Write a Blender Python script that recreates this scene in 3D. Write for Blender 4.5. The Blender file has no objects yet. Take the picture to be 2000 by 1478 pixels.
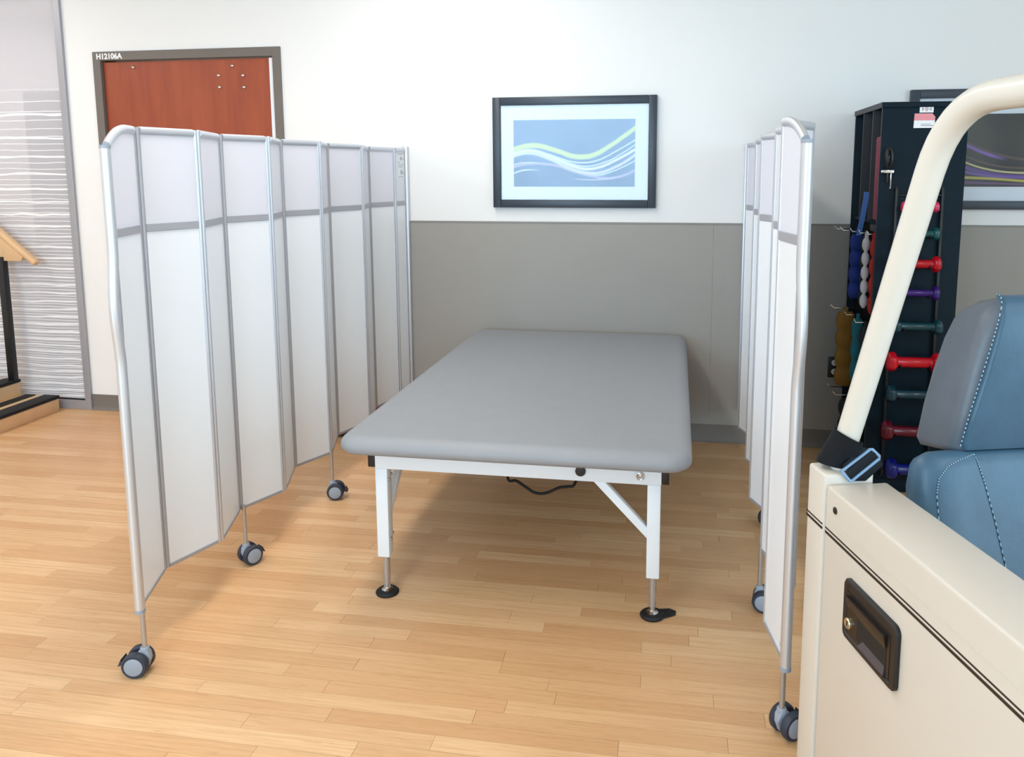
import bpy, bmesh, math, random
from mathutils import Vector, Matrix
random.seed(7)
PI = math.pi
scene = bpy.context.scene
COL = scene.collection

# ------------------------------------------------------------------ camera
EYE = Vector((0, 0, 1.5))
F_PX, CX, CY = 1534.695, 1068.247, 546.218
PITCH, YAW, ROLL = .13445, .16429, -.00207
fw = Vector((-math.sin(YAW)*math.cos(PITCH), math.cos(YAW)*math.cos(PITCH), -math.sin(PITCH)))
r0 = Vector((math.cos(YAW), math.sin(YAW), 0)); u0 = r0.cross(fw)
rt = r0*math.cos(ROLL)+u0*math.sin(ROLL); up = -r0*math.sin(ROLL)+u0*math.cos(ROLL)
cd = bpy.data.cameras.new('camera'); cam = bpy.data.objects.new('camera', cd); COL.objects.link(cam)
m = Matrix((rt, up, -fw)).transposed().to_4x4(); m.translation = EYE
cam.matrix_world = m
cd.sensor_fit = 'HORIZONTAL'; cd.sensor_width = 36; cd.lens = F_PX/2000*36
cd.shift_x = (1000-CX)/2000; cd.shift_y = -(739-CY)/2000
cd.clip_start = .02
scene.camera = cam

# ------------------------------------------------------------------ world, daylight, exposure
w = bpy.data.worlds.new('sky'); scene.world = w; w.use_nodes = True
w.node_tree.nodes['Background'].inputs[0].default_value = (.62, .78, 1.0, 1)
w.node_tree.nodes['Background'].inputs[1].default_value = 1.2
scene.view_settings.view_transform = 'Standard'; scene.view_settings.look = 'None'
scene.view_settings.exposure = -0.2; scene.view_settings.gamma = 1; scene.view_settings.use_curve_mapping = False

def area(name, loc, rot, sx, sy, power, col):
    l = bpy.data.lights.new(name, 'AREA'); l.shape = 'RECTANGLE'; l.size = sx; l.size_y = sy
    l.energy = power; l.color = col
    o = bpy.data.objects.new(name, l); COL.objects.link(o); o.location = loc; o.rotation_euler = rot
    return o
CEIL = 2.85
# daylight through the big window behind the camera
area('daylight', (-1.6, -3.12, 1.85), (PI/2, 0, 0), 3.0, 1.7, 190, (.52, .79, 1.0))
area('daylight_side', (4.52, -.7, 1.7), (PI/2, 0, PI/2), 3.4, 1.9, 140, (.58, .82, 1.0))
TROFFERS = [(-4.4, .2), (-1.2, .2), (2.0, .2), (-4.4, 1.8), (-1.2, 1.8), (-4.4, 3.2), (-1.2, 3.1)]
TROFFER_W = 15.5
CORRIDOR_FILL_W = 60

# ------------------------------------------------------------------ materials
def lin(c):
    return tuple(((v/255)/12.92 if v/255 <= .04045 else ((v/255+.055)/1.055)**2.4) for v in c)
MATS = {}
class N:
    """tiny node helper"""
    def __init__(s, mat):
        s.t = mat.node_tree; s.n = s.t.nodes; s.l = s.t.links
    def add(s, kind, **kw):
        nd = s.n.new(kind)
        for k, v in kw.items(): setattr(nd, k, v)
        return nd
    def put(s, sock, v):
        if isinstance(v, bpy.types.NodeSocket): s.l.new(v, sock)
        else: sock.default_value = v
    def math(s, op, a, b=0, clamp=False):
        nd = s.add('ShaderNodeMath', operation=op, use_clamp=clamp)
        s.put(nd.inputs[0], a); s.put(nd.inputs[1], b); return nd.outputs[0]
    def noise(s, vec, scale, detail=3, rough=.5):
        nd = s.add('ShaderNodeTexNoise'); s.put(nd.inputs['Vector'], vec)
        nd.inputs['Scale'].default_value = scale; nd.inputs['Detail'].default_value = detail
        nd.inputs['Roughness'].default_value = rough
        return nd.outputs['Fac']
    def mapping(s, vec, scale=(1, 1, 1), loc=(0, 0, 0)):
        nd = s.add('ShaderNodeMapping'); s.put(nd.inputs['Vector'], vec)
        nd.inputs['Scale'].default_value = scale; nd.inputs['Location'].default_value = loc
        return nd.outputs[0]
    def ramp(s, fac, stops):
        nd = s.add('ShaderNodeValToRGB'); s.put(nd.inputs[0], fac)
        e = nd.color_ramp.elements
        while len(e) < len(stops): e.new(.5)
        for el, (p, c) in zip(e, stops): el.position = p; el.color = (*c, 1)
        return nd.outputs[0]
    def mix(s, fac, a, b, mode='MIX'):
        nd = s.add('ShaderNodeMix', data_type='RGBA', blend_type=mode)
        s.put(nd.inputs[0], fac)
        for i, v in ((6, a), (7, b)):
            if isinstance(v, bpy.types.NodeSocket): s.l.new(v, nd.inputs[i])
            else: nd.inputs[i].default_value = (*v[:3], 1)
        return nd.outputs[2]
    def range(s, v, a, b, c=0, d=1, smooth=False):
        nd = s.add('ShaderNodeMapRange'); nd.clamp = True
        if smooth: nd.interpolation_type = 'SMOOTHSTEP'
        s.put(nd.inputs[0], v)
        for i, x in zip((1, 2, 3, 4), (a, b, c, d)): nd.inputs[i].default_value = x
        return nd.outputs[0]
def mat(name, rgb, rough=.5, metal=0., spec=.5, bump=None, mottle=.0, mscale=6., coat=0., objco=True, **kw):
    """plain procedural material: slight colour mottling and an optional fine bump"""
    if name in MATS: return MATS[name]
    mt = bpy.data.materials.new(name); mt.use_nodes = True; MATS[name] = mt
    n = N(mt); p = n.n['Principled BSDF']
    c = lin(rgb)
    p.inputs['Roughness'].default_value = rough; p.inputs['Metallic'].default_value = metal
    p.inputs['Specular IOR Level'].default_value = spec; p.inputs['Coat Weight'].default_value = coat
    g = n.add('ShaderNodeNewGeometry')
    nz = n.noise(g.outputs['Position'], mscale, 4, .6)
    a = tuple(min(1, v*(1-mottle)) for v in c); b = tuple(min(1, v*(1+mottle)) for v in c)
    n.l.new(n.ramp(nz, [(.3, a), (.7, b)]), p.inputs['Base Color'])
    if bump:
        sc, st = bump
        bp = n.add('ShaderNodeBump'); bp.inputs['Strength'].default_value = st; bp.inputs['Distance'].default_value = .001
        n.l.new(n.noise(g.outputs['Position'], sc, 3, .6), bp.inputs['Height'])
        n.l.new(bp.outputs[0], p.inputs['Normal'])
    return mt

M_wall = mat('wall_paint', (240, 239, 237), .75, bump=(350, .12), mottle=.008, mscale=2)
M_ceil = mat('ceiling_paint', (240, 240, 236), .9, bump=(200, .2))
M_wains = mat('wall_protection_sheet', (158, 153, 146), .55, bump=(500, .15), mottle=.012)
M_base = mat('cove_base', (118, 110, 103), .6, mottle=.02)
M_alu = mat('anodised_aluminium', (206, 210, 218), .42, metal=.6, mottle=.02, mscale=30)
M_alu2 = mat('bright_aluminium', (216, 220, 226), .45, metal=.75, mottle=.01, mscale=30)
M_hinge = mat('grey_hinge_profile', (176, 177, 184), .5, metal=.35, mottle=.02)
M_white_panel = mat('white_laminate', (238, 242, 247), .32, mottle=.004)
M_grey_plastic = mat('grey_caster_plastic', (152, 160, 172), .5)
M_tyre = mat('dark_tyre_rubber', (46, 52, 66), .55, bump=(300, .1))
M_black = mat('black_plastic', (20, 20, 22), .4)
M_rubber = mat('black_rubber', (16, 16, 17), .65)
M_white_metal = mat('white_powder_coat', (236, 240, 244), .35, bump=(700, .06), mottle=.004)
M_chrome = mat('chrome', (205, 205, 205), .15, metal=1)
M_steel = mat('brushed_steel_stem', (186, 184, 182), .35, metal=.75)
M_vinyl = mat('grey_vinyl', (146, 148, 152), .48, bump=(900, .22), mottle=.02, mscale=14, spec=.4)
M_doorframe = mat('taupe_door_frame', (112, 104, 97), .5, mottle=.02)
M_whiteprint = mat('white_lettering', (245, 245, 245), .6)
M_frame = mat('black_picture_frame', (48, 58, 70), .38, mottle=.03, bump=(120, .08))  # blue-grey lift over black stands in for window glare
M_matboard = mat('white_mat_board', (240, 242, 245), .8)
M_cab = mat('black_laminate_cabinet', (3, 26, 38), .6, spec=.2, mottle=.12, mscale=9)  # teal tint puts the sky reflection into the black base colour
M_cabedge = mat('cabinet_edge_band', (50, 50, 54), .5)
M_cabin = mat('cabinet_inside', (6, 6, 7), .8, spec=.2)
M_cream = mat('cream_enamel', (208, 200, 188), .28, mottle=.01, mscale=4, spec=.5)
M_tube = mat('ivory_tube_enamel', (220, 216, 206), .25, mottle=.008, mscale=8, coat=.2)
M_stripe = mat('dark_pinstripe', (30, 22, 20), .4)
M_latch = mat('brown_black_latch', (24, 18, 14), .35, bump=(500, .1))
M_leather = mat('blue_grey_leather', (60, 92, 114), .38, bump=(260, .3), mottle=.12, mscale=10, spec=.45)
M_leather_shade = mat('leather_shade_side', (92, 100, 110), .42, bump=(260, .3), mottle=.10, mscale=10, spec=.45)  # same leather as the front, greyer tone painted for the shaded sides
M_thread = mat('pale_thread', (150, 190, 210), .7)
M_seam = mat('dark_seam', (28, 48, 66), .7)
M_web = mat('black_webbing', (8, 17, 25), .6, spec=.25, bump=(900, .4), mottle=.1, mscale=30)
M_buckle = mat('blue_grey_buckle', (120, 150, 180), .35)
M_plywood = mat('birch_plywood', (222, 184, 140), .45, mottle=.05, mscale=12)
M_grip = mat('black_grip_tread', (22, 22, 25), .85, bump=(600, .6))
M_foot = mat('black_metal', (20, 22, 24), .4)
M_darkred = mat('maroon_foam', (128, 52, 70), .8, bump=(200, .3))

def wood_floor():
    mt = bpy.data.materials.new('maple_strip_floor'); mt.use_nodes = True
    n = N(mt); p = n.n['Principled BSDF']
    g = n.add('ShaderNodeNewGeometry').outputs['Position']
    a1 = n.add('ShaderNodeAttribute', attribute_type='OBJECT', attribute_name='tone').outputs['Fac']
    a2 = n.add('ShaderNodeAttribute', attribute_type='GEOMETRY', attribute_name='tone').outputs['Fac']
    tone = n.math('ADD', a1, a2)
    comb = n.add('ShaderNodeCombineXYZ'); n.l.new(n.math('MULTIPLY', tone, 37.), comb.inputs[0]); n.l.new(n.math('MULTIPLY', tone, 91.), comb.inputs[1])
    va = n.add('ShaderNodeVectorMath', operation='ADD'); n.l.new(g, va.inputs[0]); n.l.new(comb.outputs[0], va.inputs[1])
    grain = n.noise(n.mapping(va.outputs[0], (2.2, 60, 1)), 1.6, 5, .65)
    fig = n.noise(n.mapping(va.outputs[0], (5, 26, 1)), 1.5, 4, .7)
    fine = n.noise(n.mapping(va.outputs[0], (14, 320, 1)), 1.5, 2, .5)
    base = n.ramp(tone, [(.0, lin((206, 158, 112))), (.35, lin((212, 166, 120))), (.65, lin((219, 175, 129))), (1., lin((227, 187, 142)))])
    c = n.mix(n.range(grain, .40, .70, 0, .60), base, lin((190, 140, 94)))
    c = n.mix(n.range(fig, .6, .74, 0, .4), c, lin((176, 122, 76)))
    c = n.mix(n.range(fine, .4, .7, 0, .16), c, lin((240, 206, 160)))
    n.l.new(c, p.inputs['Base Color'])
    n.l.new(n.range(grain, .3, .8, .30, .40), p.inputs['Roughness'])
    p.inputs['Specular IOR Level'].default_value = .45
    bp = n.add('ShaderNodeBump'); bp.inputs['Strength'].default_value = .06; bp.inputs['Distance'].default_value = .001
    n.l.new(grain, bp.inputs['Height']); n.l.new(bp.outputs[0], p.inputs['Normal'])
    return mt
M_floor = wood_floor()
M_joint = mat('floor_joint', (120, 84, 52), .7)

def cherry():
    mt = bpy.data.materials.new('cherry_veneer'); mt.use_nodes = True
    n = N(mt); p = n.n['Principled BSDF']
    g = n.add('ShaderNodeNewGeometry').outputs['Position']
    grain = n.noise(n.mapping(g, (34, 1, 1.6)), 1.4, 5, .6)
    fig = n.noise(n.mapping(g, (7, 1, .9)), 1.3, 3, .6)
    fine = n.noise(n.mapping(g, (240, 1, 6)), 1.5, 2, .5)
    c = n.ramp(fig, [(.3, lin((146, 62, 34))), (.7, lin((168, 78, 42)))])
    c = n.mix(n.range(grain, .5, .75, 0, .22), c, lin((184, 94, 52)))
    c = n.mix(n.range(fine, .5, .75, 0, .12), c, lin((120, 50, 30)))
    n.l.new(c, p.inputs['Base Color']); p.inputs['Roughness'].default_value = .42
    return mt
M_cherry = cherry()

def frosted_upper():
    mt = bpy.data.materials.new('frosted_acrylic'); mt.use_nodes = True
    n = N(mt); p = n.n['Principled BSDF']; out = n.n['Material Output']
    p.inputs['Base Color'].default_value = (*lin((240, 241, 250)), 1); p.inputs['Roughness'].default_value = .45
    tr = n.add('ShaderNodeBsdfTranslucent'); tr.inputs[0].default_value = (*lin((246, 247, 253)), 1)
    mx = n.add('ShaderNodeMixShader'); mx.inputs[0].default_value = .3
    n.l.new(p.outputs[0], mx.inputs[1]); n.l.new(tr.outputs[0], mx.inputs[2]); n.l.new(mx.outputs[0], out.inputs[0])
    return mt
M_frost = frosted_upper()

def etched():
    """frosted partition glass printed with white wavy lines, denser towards the floor"""
    mt = bpy.data.materials.new('etched_wave_glass'); mt.use_nodes = True
    n = N(mt); p = n.n['Principled BSDF']; out = n.n['Material Output']
    g = n.add('ShaderNodeNewGeometry').outputs['Position']
    sp = n.add('ShaderNodeSeparateXYZ'); n.l.new(g, sp.inputs[0]); z = sp.outputs[2]
    wob = n.noise(n.mapping(g, (3.2, 0, 9)), 1.0, 2, .5)
    z2 = n.math('ADD', z, n.math('MULTIPLY', n.math('SUBTRACT', wob, .5), .022))
    def lines(off, k):
        t = n.math('SUBTRACT', 2.05, z2)
        ph = n.math('ADD', n.math('MULTIPLY', t, 12.*k), n.math('MULTIPLY', n.math('MULTIPLY', t, t), 16.*k))
        fr = n.math('FRACT', n.math('ADD', ph, off))
        d = n.math('ABSOLUTE', n.math('SUBTRACT', fr, .5))
        # line half width in phase units grows as the lines crowd together
        wd = n.math('ADD', .028, n.math('MULTIPLY', t, .055))
        return n.math('LESS_THAN', d, wd)
    l1 = lines(.1, 1.0)
    wob2 = n.noise(n.mapping(g, (2.3, 0, 6), (4, 0, 2)), 1.0, 2, .5)
    z2 = n.math('ADD', z, n.math('MULTIPLY', n.math('SUBTRACT', wob2, .5), .05))
    l2 = lines(.55, .35)
    ln = n.math('MAXIMUM', l1, l2)
    ln = n.math('MULTIPLY', ln, n.range(z, 2.03, 2.0, 0, 1))
    c = n.mix(ln, lin((214, 212, 217)), lin((250, 250, 252)))
    n.l.new(c, p.inputs['Base Color']); p.inputs['Roughness'].default_value = .35
    tp = n.add('ShaderNodeBsdfTransparent'); tp.inputs[0].default_value = (.92, .92, .95, 1)
    mx = n.add('ShaderNodeMixShader')
    n.l.new(n.range(ln, 0, 1, .38, .10), mx.inputs[0])
    n.l.new(p.outputs[0], mx.inputs[1]); n.l.new(tp.outputs[0], mx.inputs[2]); n.l.new(mx.outputs[0], out.inputs[0])
    return mt
M_etched = etched()

def glass(name, refl=.5):
    mt = bpy.data.materials.new(name); mt.use_nodes = True
    n = N(mt); out = n.n['Material Output']; n.n.remove(n.n['Principled BSDF'])
    tp = n.add('ShaderNodeBsdfTransparent'); tp.inputs[0].default_value = (.96, .97, .98, 1)
    gl = n.add('ShaderNodeBsdfGlossy'); gl.inputs['Roughness'].default_value = .05
    fr = n.add('ShaderNodeFresnel'); fr.inputs[0].default_value = 1.5
    mx = n.add('ShaderNodeMixShader'); n.l.new(n.math('MULTIPLY', fr.outputs[0], refl, True), mx.inputs[0])
    n.l.new(tp.outputs[0], mx.inputs[1]); n.l.new(gl.outputs[0], mx.inputs[2]); n.l.new(mx.outputs[0], out.inputs[0])
    return mt
M_glass = glass('picture_glass', .7)
M_winglass = glass('window_glass', 1.)

def print_mat(name, bg, bands, x0, x1, z0, z1):
    """flat print: flowing bands, each one a curve over the picture width"""
    mt = bpy.data.materials.new(name); mt.use_nodes = True
    n = N(mt); p = n.n['Principled BSDF']; p.inputs['Roughness'].default_value = .6
    g = n.add('ShaderNodeNewGeometry').outputs['Position']
    sp = n.add('ShaderNodeSeparateXYZ'); n.l.new(g, sp.inputs[0])
    u = n.range(sp.outputs[0], x0, x1); v = n.range(sp.outputs[2], z0, z1)
    nz = n.noise(n.mapping(g, (2.2, 1, 1.6)), 1.6, 1, .5)
    c = n.mix(n.range(nz, .35, .65), lin(bg[0]), lin(bg[1]))
    for pts, wd, col, soft in bands:
        fc = n.add('ShaderNodeFloatCurve'); n.l.new(u, fc.inputs['Value'])
        cv = fc.mapping.curves[0]
        cv.points[0].location = pts[0]; cv.points[1].location = pts[-1]
        for q in pts[1:-1]: cv.points.new(*q)
        fc.mapping.update()
        d = n.math('ABSOLUTE', n.math('SUBTRACT', v, fc.outputs[0]))
        wd *= 1.3; f = n.range(d, wd*(1-soft), wd, 1, 0, True)
        lo, hi = pts[0][0], pts[-1][0]
        if lo > 0: f = n.math('MULTIPLY', f, n.range(u, lo, lo+.12))
        if hi < 1: f = n.math('MULTIPLY', f, n.range(u, hi, hi-.12))
        c = n.mix(f, c, lin(col))
    n.l.new(c, p.inputs['Base Color'])
    return mt

def emit(name, col, s):
    mt = bpy.data.materials.new(name); mt.use_nodes = True
    n = N(mt); p = n.n['Principled BSDF']
    p.inputs['Base Color'].default_value = (*col, 1)
    p.inputs['Emission Color'].default_value = (*col, 1); p.inputs['Emission Strength'].default_value = s
    return mt
M_diffuser = emit('lamp_diffuser', (1, .97, .93), 4)

# ------------------------------------------------------------------ mesh building
class MB:
    def __init__(s): s.v = []; s.f = []
    def add(s, vs, fs):
        o = len(s.v); s.v += [Vector(q) for q in vs]; s.f += [tuple(i+o for i in f) for f in fs]; return s
    def hexa(s, p):   # 8 corners: bottom 4 ccw, top 4 ccw
        return s.add(p, [(3, 2, 1, 0), (4, 5, 6, 7), (0, 1, 5, 4), (1, 2, 6, 5), (2, 3, 7, 6), (3, 0, 4, 7)])
    def box(s, x0, x1, y0, y1, z0, z1):
        return s.hexa([(x0, y0, z0), (x1, y0, z0), (x1, y1, z0), (x0, y1, z0), (x0, y0, z1), (x1, y0, z1), (x1, y1, z1), (x0, y1, z1)])
    def bar(s, a, b, wdt, thk, upv=(0, 0, 1)):
        """box beam from a to b; wdt along side axis, thk along 'up'"""
        a, b = Vector(a), Vector(b); d = (b-a).normalized(); sd = d.cross(Vector(upv)).normalized(); u = sd.cross(d)
        q = []
        for z in (-.5, .5):
            for P, k in ((a, -1), (a, 1), (b, 1), (b, -1)): q.append(P+sd*wdt*.5*k+u*thk*z)
        return s.hexa(q)
    def loft(s, rings, caps=True, closed=False):
        n = len(rings[0]); o = len(s.v); s.v += [Vector(q) for r in rings for q in r]
        m = len(rings)
        for i in range(m if closed else m-1):
            for j in range(n):
                a, b = i*n+j, i*n+(j+1) % n; c, d = ((i+1) % m)*n+(j+1) % n, ((i+1) % m)*n+j
                s.f.append((o+a, o+b, o+c, o+d))
        if caps and not closed:
            s.f.append(tuple(o+j for j in reversed(range(n)))); s.f.append(tuple(o+(m-1)*n+j for j in range(n)))
        return s
    def tube(s, path, r, seg=10, caps=True, closed=False, ry=None, ref=None):
        P = [Vector(q) for q in path]; rings = []; m = len(P)
        prev = None
        for i, q in enumerate(P):
            if closed: t = (P[(i+1) % m]-P[i-1]).normalized()
            else: t = (P[min(i+1, m-1)]-P[max(i-1, 0)]).normalized()
            if prev is None:
                a = Vector(ref) if ref else (Vector((0, 0, 1)) if abs(t.z) < .9 else Vector((1, 0, 0)))
            else: a = prev
            x = (a-t*a.dot(t)).normalized(); y = t.cross(x); prev = x
            rr = r[i] if isinstance(r, (list, tuple)) else r
            r2 = rr if ry is None else ry
            rings.append([q+x*rr*math.cos(k*2*PI/seg)+y*r2*math.sin(k*2*PI/seg) for k in range(seg)])
        return s.loft(rings, caps, closed)
    def cyl(s, a, b, r, seg=16): return s.tube([a, b], r, seg)
    def lathe(s, prof, c, ax, seg=20):
        """prof: (distance along axis, radius) pairs"""
        ax = Vector(ax).normalized(); c = Vector(c)
        x = (Vector((0, 0, 1)) if abs(ax.z) < .9 else Vector((1, 0, 0))); x = (x-ax*x.dot(ax)).normalized(); y = ax.cross(x)
        rings = [[c+ax*h+(x*math.cos(k*2*PI/seg)+y*math.sin(k*2*PI/seg))*max(r, 1e-4) for k in range(seg)] for h, r in prof]
        return s.loft(rings)
    def prism(s, poly, off):
        """polygon (3d points) pushed along off"""
        off = Vector(off); n = len(poly); A = [Vector(q) for q in poly]; B = [q+off for q in A]
        return s.add(A+B, [tuple(reversed(range(n))), tuple(range(n, 2*n))]+[(i, (i+1) % n, n+(i+1) % n, n+i) for i in range(n)])
    def grid(s, rows):
        n = len(rows[0]); o = len(s.v); s.v += [Vector(q) for r in rows for q in r]
        for i in range(len(rows)-1):
            for j in range(n-1): s.f.append((o+i*n+j, o+i*n+j+1, o+(i+1)*n+j+1, o+(i+1)*n+j))
        return s
ORG = {}
def link(name, data, parent=None, loc=None):
    o = bpy.data.objects.new(name, data); COL.objects.link(o)
    if parent: o.parent = parent; ORG[o.name] = ORG[parent.name]
    else:
        ORG[o.name] = Vector(loc or (0, 0, 0)); o.location = ORG[o.name]
    return o
def tag(o, label=None, cat=None, group=None, kind=None):
    for k, v in (('label', label), ('category', cat), ('group', group), ('kind', kind)):
        if v: o[k] = v
    return o
def empty(name, loc, label, cat, group=None):
    o = link(name, None, None, loc); o.empty_display_size = .1
    return tag(o, label, cat, group)
def obj(name, mb, mt, parent=None, bevel=0, seg=2, smooth=35, label=None, loc=None, bevang=30):
    me = bpy.data.meshes.new(name)
    org = ORG[parent.name] if parent else Vector(loc or (0, 0, 0))
    bm = bmesh.new()
    vs = [bm.verts.new(q-org) for q in mb.v]
    for f in mb.f:
        try: bm.faces.new([vs[i] for i in f])
        except ValueError: pass
    bmesh.ops.recalc_face_normals(bm, faces=bm.faces)
    if bevel:
        ed = [e for e in bm.edges if len(e.link_faces) == 2 and e.calc_face_angle(0) > math.radians(bevang)]
        bmesh.ops.bevel(bm, geom=ed, offset=bevel, segments=seg, profile=.5, affect='EDGES', clamp_overlap=True)
    bm.to_mesh(me); bm.free()
    if smooth:
        me.shade_smooth(); me.set_sharp_from_angle(angle=math.radians(smooth))
    me.materials.append(mt)
    o = link(name, me, parent, loc)
    if label: o['label'] = label
    return o
def struct(o): o['kind'] = 'structure'; return o

# ------------------------------------------------------------------ room shell
YW = 4.37
XL, XR, YR = -6.2, 4.6, -3.2
DX0, DX1, DZ = -3.497, -2.284, 2.23          # outside of the door frame
GX = -3.69                                   # right edge of the glazed partition

def plank_floor():
    fl = struct(obj('floor', MB().box(XL, XR, YR, YW+2.0, -.06, -.004), M_joint, smooth=0))
    W = .0575; rest = MB(); tones = []; n = 0; cells = []
    y = 1.40; row = 0
    while y < YW-.001:
        x = XL-random.random()*.6
        y1 = min(y+W, YW)
        while x < XR:
            L = random.choice((.42, .5, .58, .66, .8, .95))+random.random()*.06
            a, b = max(x, XL), min(x+L, XR)
            if b-a > .02: cells.append((a, b, y, y1))
            x += L
        y = y1; row += 1
    def seen(c):
        cx, cy = (c[0]+c[1])/2, (c[2]+c[3])/2
        d = Vector((cx, cy, 0))-EYE; zz = d.dot(fw)
        px = CX+F_PX*d.dot(rt)/zz; py = CY-F_PX*d.dot(up)/zz
        if not (-150 < px < 1640 and py < 1520): return 0
        ar = (c[1]-c[0])/(zz**3)
        if cy > 2.5 and -1.0 < cx < 0 and cy > 3.6: ar *= .2
        return ar
    cells.sort(key=seen, reverse=True)
    zt = lambda: -random.random()*.00035
    for i, (a, b, y0, y1) in enumerate(cells):
        g = .0004; t = random.random(); z = zt()
        if i < 300 and seen((a, b, y0, y1)) > 0:
            o = obj('plank', MB().box(a+g, b-g, y0+g, y1-g, -.004, z), M_floor, fl, smooth=0); o['tone'] = t
        else:
            rest.box(a+g, b-g, y0+g, y1-g, -.004, z); tones += [t]*8
    # rows nearer than the frame and beyond the partition, coarser
    for (yy0, yy1) in ((YR, 1.40), (YW, YW+2.0)):
        y = yy0
        while y < yy1-.001:
            y1 = min(y+.23, yy1); x = XL
            while x < XR:
                b = min(x+1.2+random.random()*.6, XR); t = random.random()
                rest.box(x, b-.001, y, y1-.001, -.004, 0); tones += [t]*8; x = b
            y = y1
    o = obj('planks', rest, M_floor, fl, smooth=0); o['kind'] = 'stuff'
    at = o.data.attributes.new('tone', 'FLOAT', 'POINT')
    at.data.foreach_set('value', tones)
plank_floor()

struct(obj('ceiling', MB().box(XL, XR, YR, YW+2.0, CEIL, CEIL+.1), M_ceil, smooth=0))
wb = MB()
wb.box(GX, DX0, YW, YW+.14, 0, CEIL).box(DX0, DX1, YW, YW+.14, DZ, CEIL).box(DX1, XR, YW, YW+.14, 0, CEIL)
wb.box(XL, GX, YW, YW+.14, 2.62, CEIL)
struct(obj('wall_back', wb, M_wall, smooth=0))
struct(obj('wall_left', MB().box(XL-.12, XL, YR, YW+2.0, 0, CEIL), M_wall, smooth=0))
SY_0, SY_1 = -2.45, 1.05
struct(obj('wall_right', MB().box(XR, XR+.12, YR, SY_0, 0, CEIL).box(XR, XR+.12, SY_1, YW+2.0, 0, CEIL).box(XR, XR+.12, SY_0, SY_1, 0, .55).box(XR, XR+.12, SY_0, SY_1, 2.65, CEIL), M_wall, smooth=0))
ws = MB().box(XR+.04, XR+.09, SY_0, SY_1, .55, .60).box(XR+.04, XR+.09, SY_0, SY_1, 2.60, 2.65)
for i in range(4):
    y = SY_0+.025+(SY_1-SY_0-.05)*i/3; ws.box(XR+.04, XR+.09, y-.025, y+.025, .6, 2.6)
w3 = struct(obj('window_3', ws, M_alu, smooth=0))
for i in range(3):
    y = SY_0+.05+(SY_1-SY_0-.05)*i/3; obj('pane', MB().box(XR+.062, XR+.068, y, y+(SY_1-SY_0-.05)/3-.05, .6, 2.6), M_winglass, w3, smooth=0)
struct(obj('wall_corridor', MB().box(XL, XR, YW+1.9, YW+2.0, 0, CEIL), M_wall, smooth=0))
# rear wall with the wide window that lets the daylight in
WX0, WX1, WZ0, WZ1 = -3.2, 0.0, .95, 2.75
wr = MB().box(XL, WX0, YR-.12, YR, 0, CEIL).box(WX1, XR, YR-.12, YR, 0, CEIL).box(WX0, WX1, YR-.12, YR, 0, WZ0).box(WX0, WX1, YR-.12, YR, WZ1, CEIL)
struct(obj('wall_rear', wr, M_wall, smooth=0))
wf = MB()
for i in range(5):
    x = WX0+(WX1-WX0)*i/4; wf.box(x-.025, x+.025, YR-.09, YR-.04, WZ0, WZ1)
wf.box(WX0, WX1, YR-.09, YR-.04, WZ0, WZ0+.05).box(WX0, WX1, YR-.09, YR-.04, WZ1-.05, WZ1)
wo = struct(obj('window_2', wf, M_alu, smooth=0))
for i in range(4):
    x0 = WX0+(WX1-WX0)*i/4; x1 = WX0+(WX1-WX0)*(i+1)/4
    obj('pane', MB().box(x0+.02, x1-.02, YR-.068, YR-.062, WZ0+.04, WZ1-.04), M_winglass, wo, smooth=0)

# wall protection sheets with a cap on top
tr = struct(obj('trim_1', MB().box(-1.60, XR, YW-.007, YW, 1.222, 1.231), mat('sheet_cap', (140, 136, 130), .5), smooth=0))
for x0, x1 in ((-1.60, .1966), (.1974, 3.2), (3.2008, XR)):
    obj('wall_panel', MB().box(x0, x1, YW-.004, YW, .09, 1.2225), M_wains, tr, smooth=0)
# cove base
def base(name, x0, x1):
    prof = [(0, .1), (.004, .1), (.004, .022), (.008, .012), (.017, .002), (.02, 0), (0, 0)]
    return struct(obj(name, MB().prism([(x0, YW-.001-a, b) for a, b in prof], (x1-x0, 0, 0)), M_base, smooth=25))
base('baseboard_back', DX1, XR); base('baseboard_side', GX, DX0)

# glazed partition beside the door: aluminium frame, frosted pane with white wavy lines
p1 = MB()
p1.box(GX-.042, GX, YW-.02, YW+.06, 0, 2.62).box(XL, GX-.0425, YW-.019, YW+.06, 0, .058).box(XL, GX-.0425, YW-.019, YW+.06, 2.57, 2.62)
win = struct(obj('window_1', p1, mat('partition_frame', (168, 168, 174), .45, metal=.4), bevel=.002, smooth=0))
obj('pane', MB().box(XL+.01, GX-.043, YW+.005, YW+.017, .066, 2.569), M_etched, win, smooth=0)
obj('bottom_gasket', MB().box(XL+.01, GX-.0432, YW-.006, YW+.02, .0585, .0665), M_black, win, smooth=0)
area('corridor_fill', (-4.2, YW+1.0, CEIL-.05), (0, 0, 0), 3.2, .6, CORRIDOR_FILL_W, (1, .95, .88))  # added unseen lamp, brightens the space behind the frosted pane
# tall grey cupboard seen dimly through the frosted pane
cb = empty('tall_cupboard', (-3.9, YW+.4, 0), 'tall grey cupboard standing dimly behind the frosted glass partition', 'cupboard')
obj('body', MB().box(-4.185, -3.6, YW+.20, YW+.65, .03, 2.03), mat('cupboard_grey', (112, 108, 118), .6), cb, bevel=.004, smooth=0)
obj('door', MB().box(-4.175, -3.61, YW+.182, YW+.20, .06, 2.02), mat('cupboard_door', (116, 112, 122), .6), cb, bevel=.003, smooth=0)
obj('plinth', MB().box(-4.15, -3.62, YW+.22, YW+.6, 0, .03), M_black, cb, smooth=0)

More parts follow.
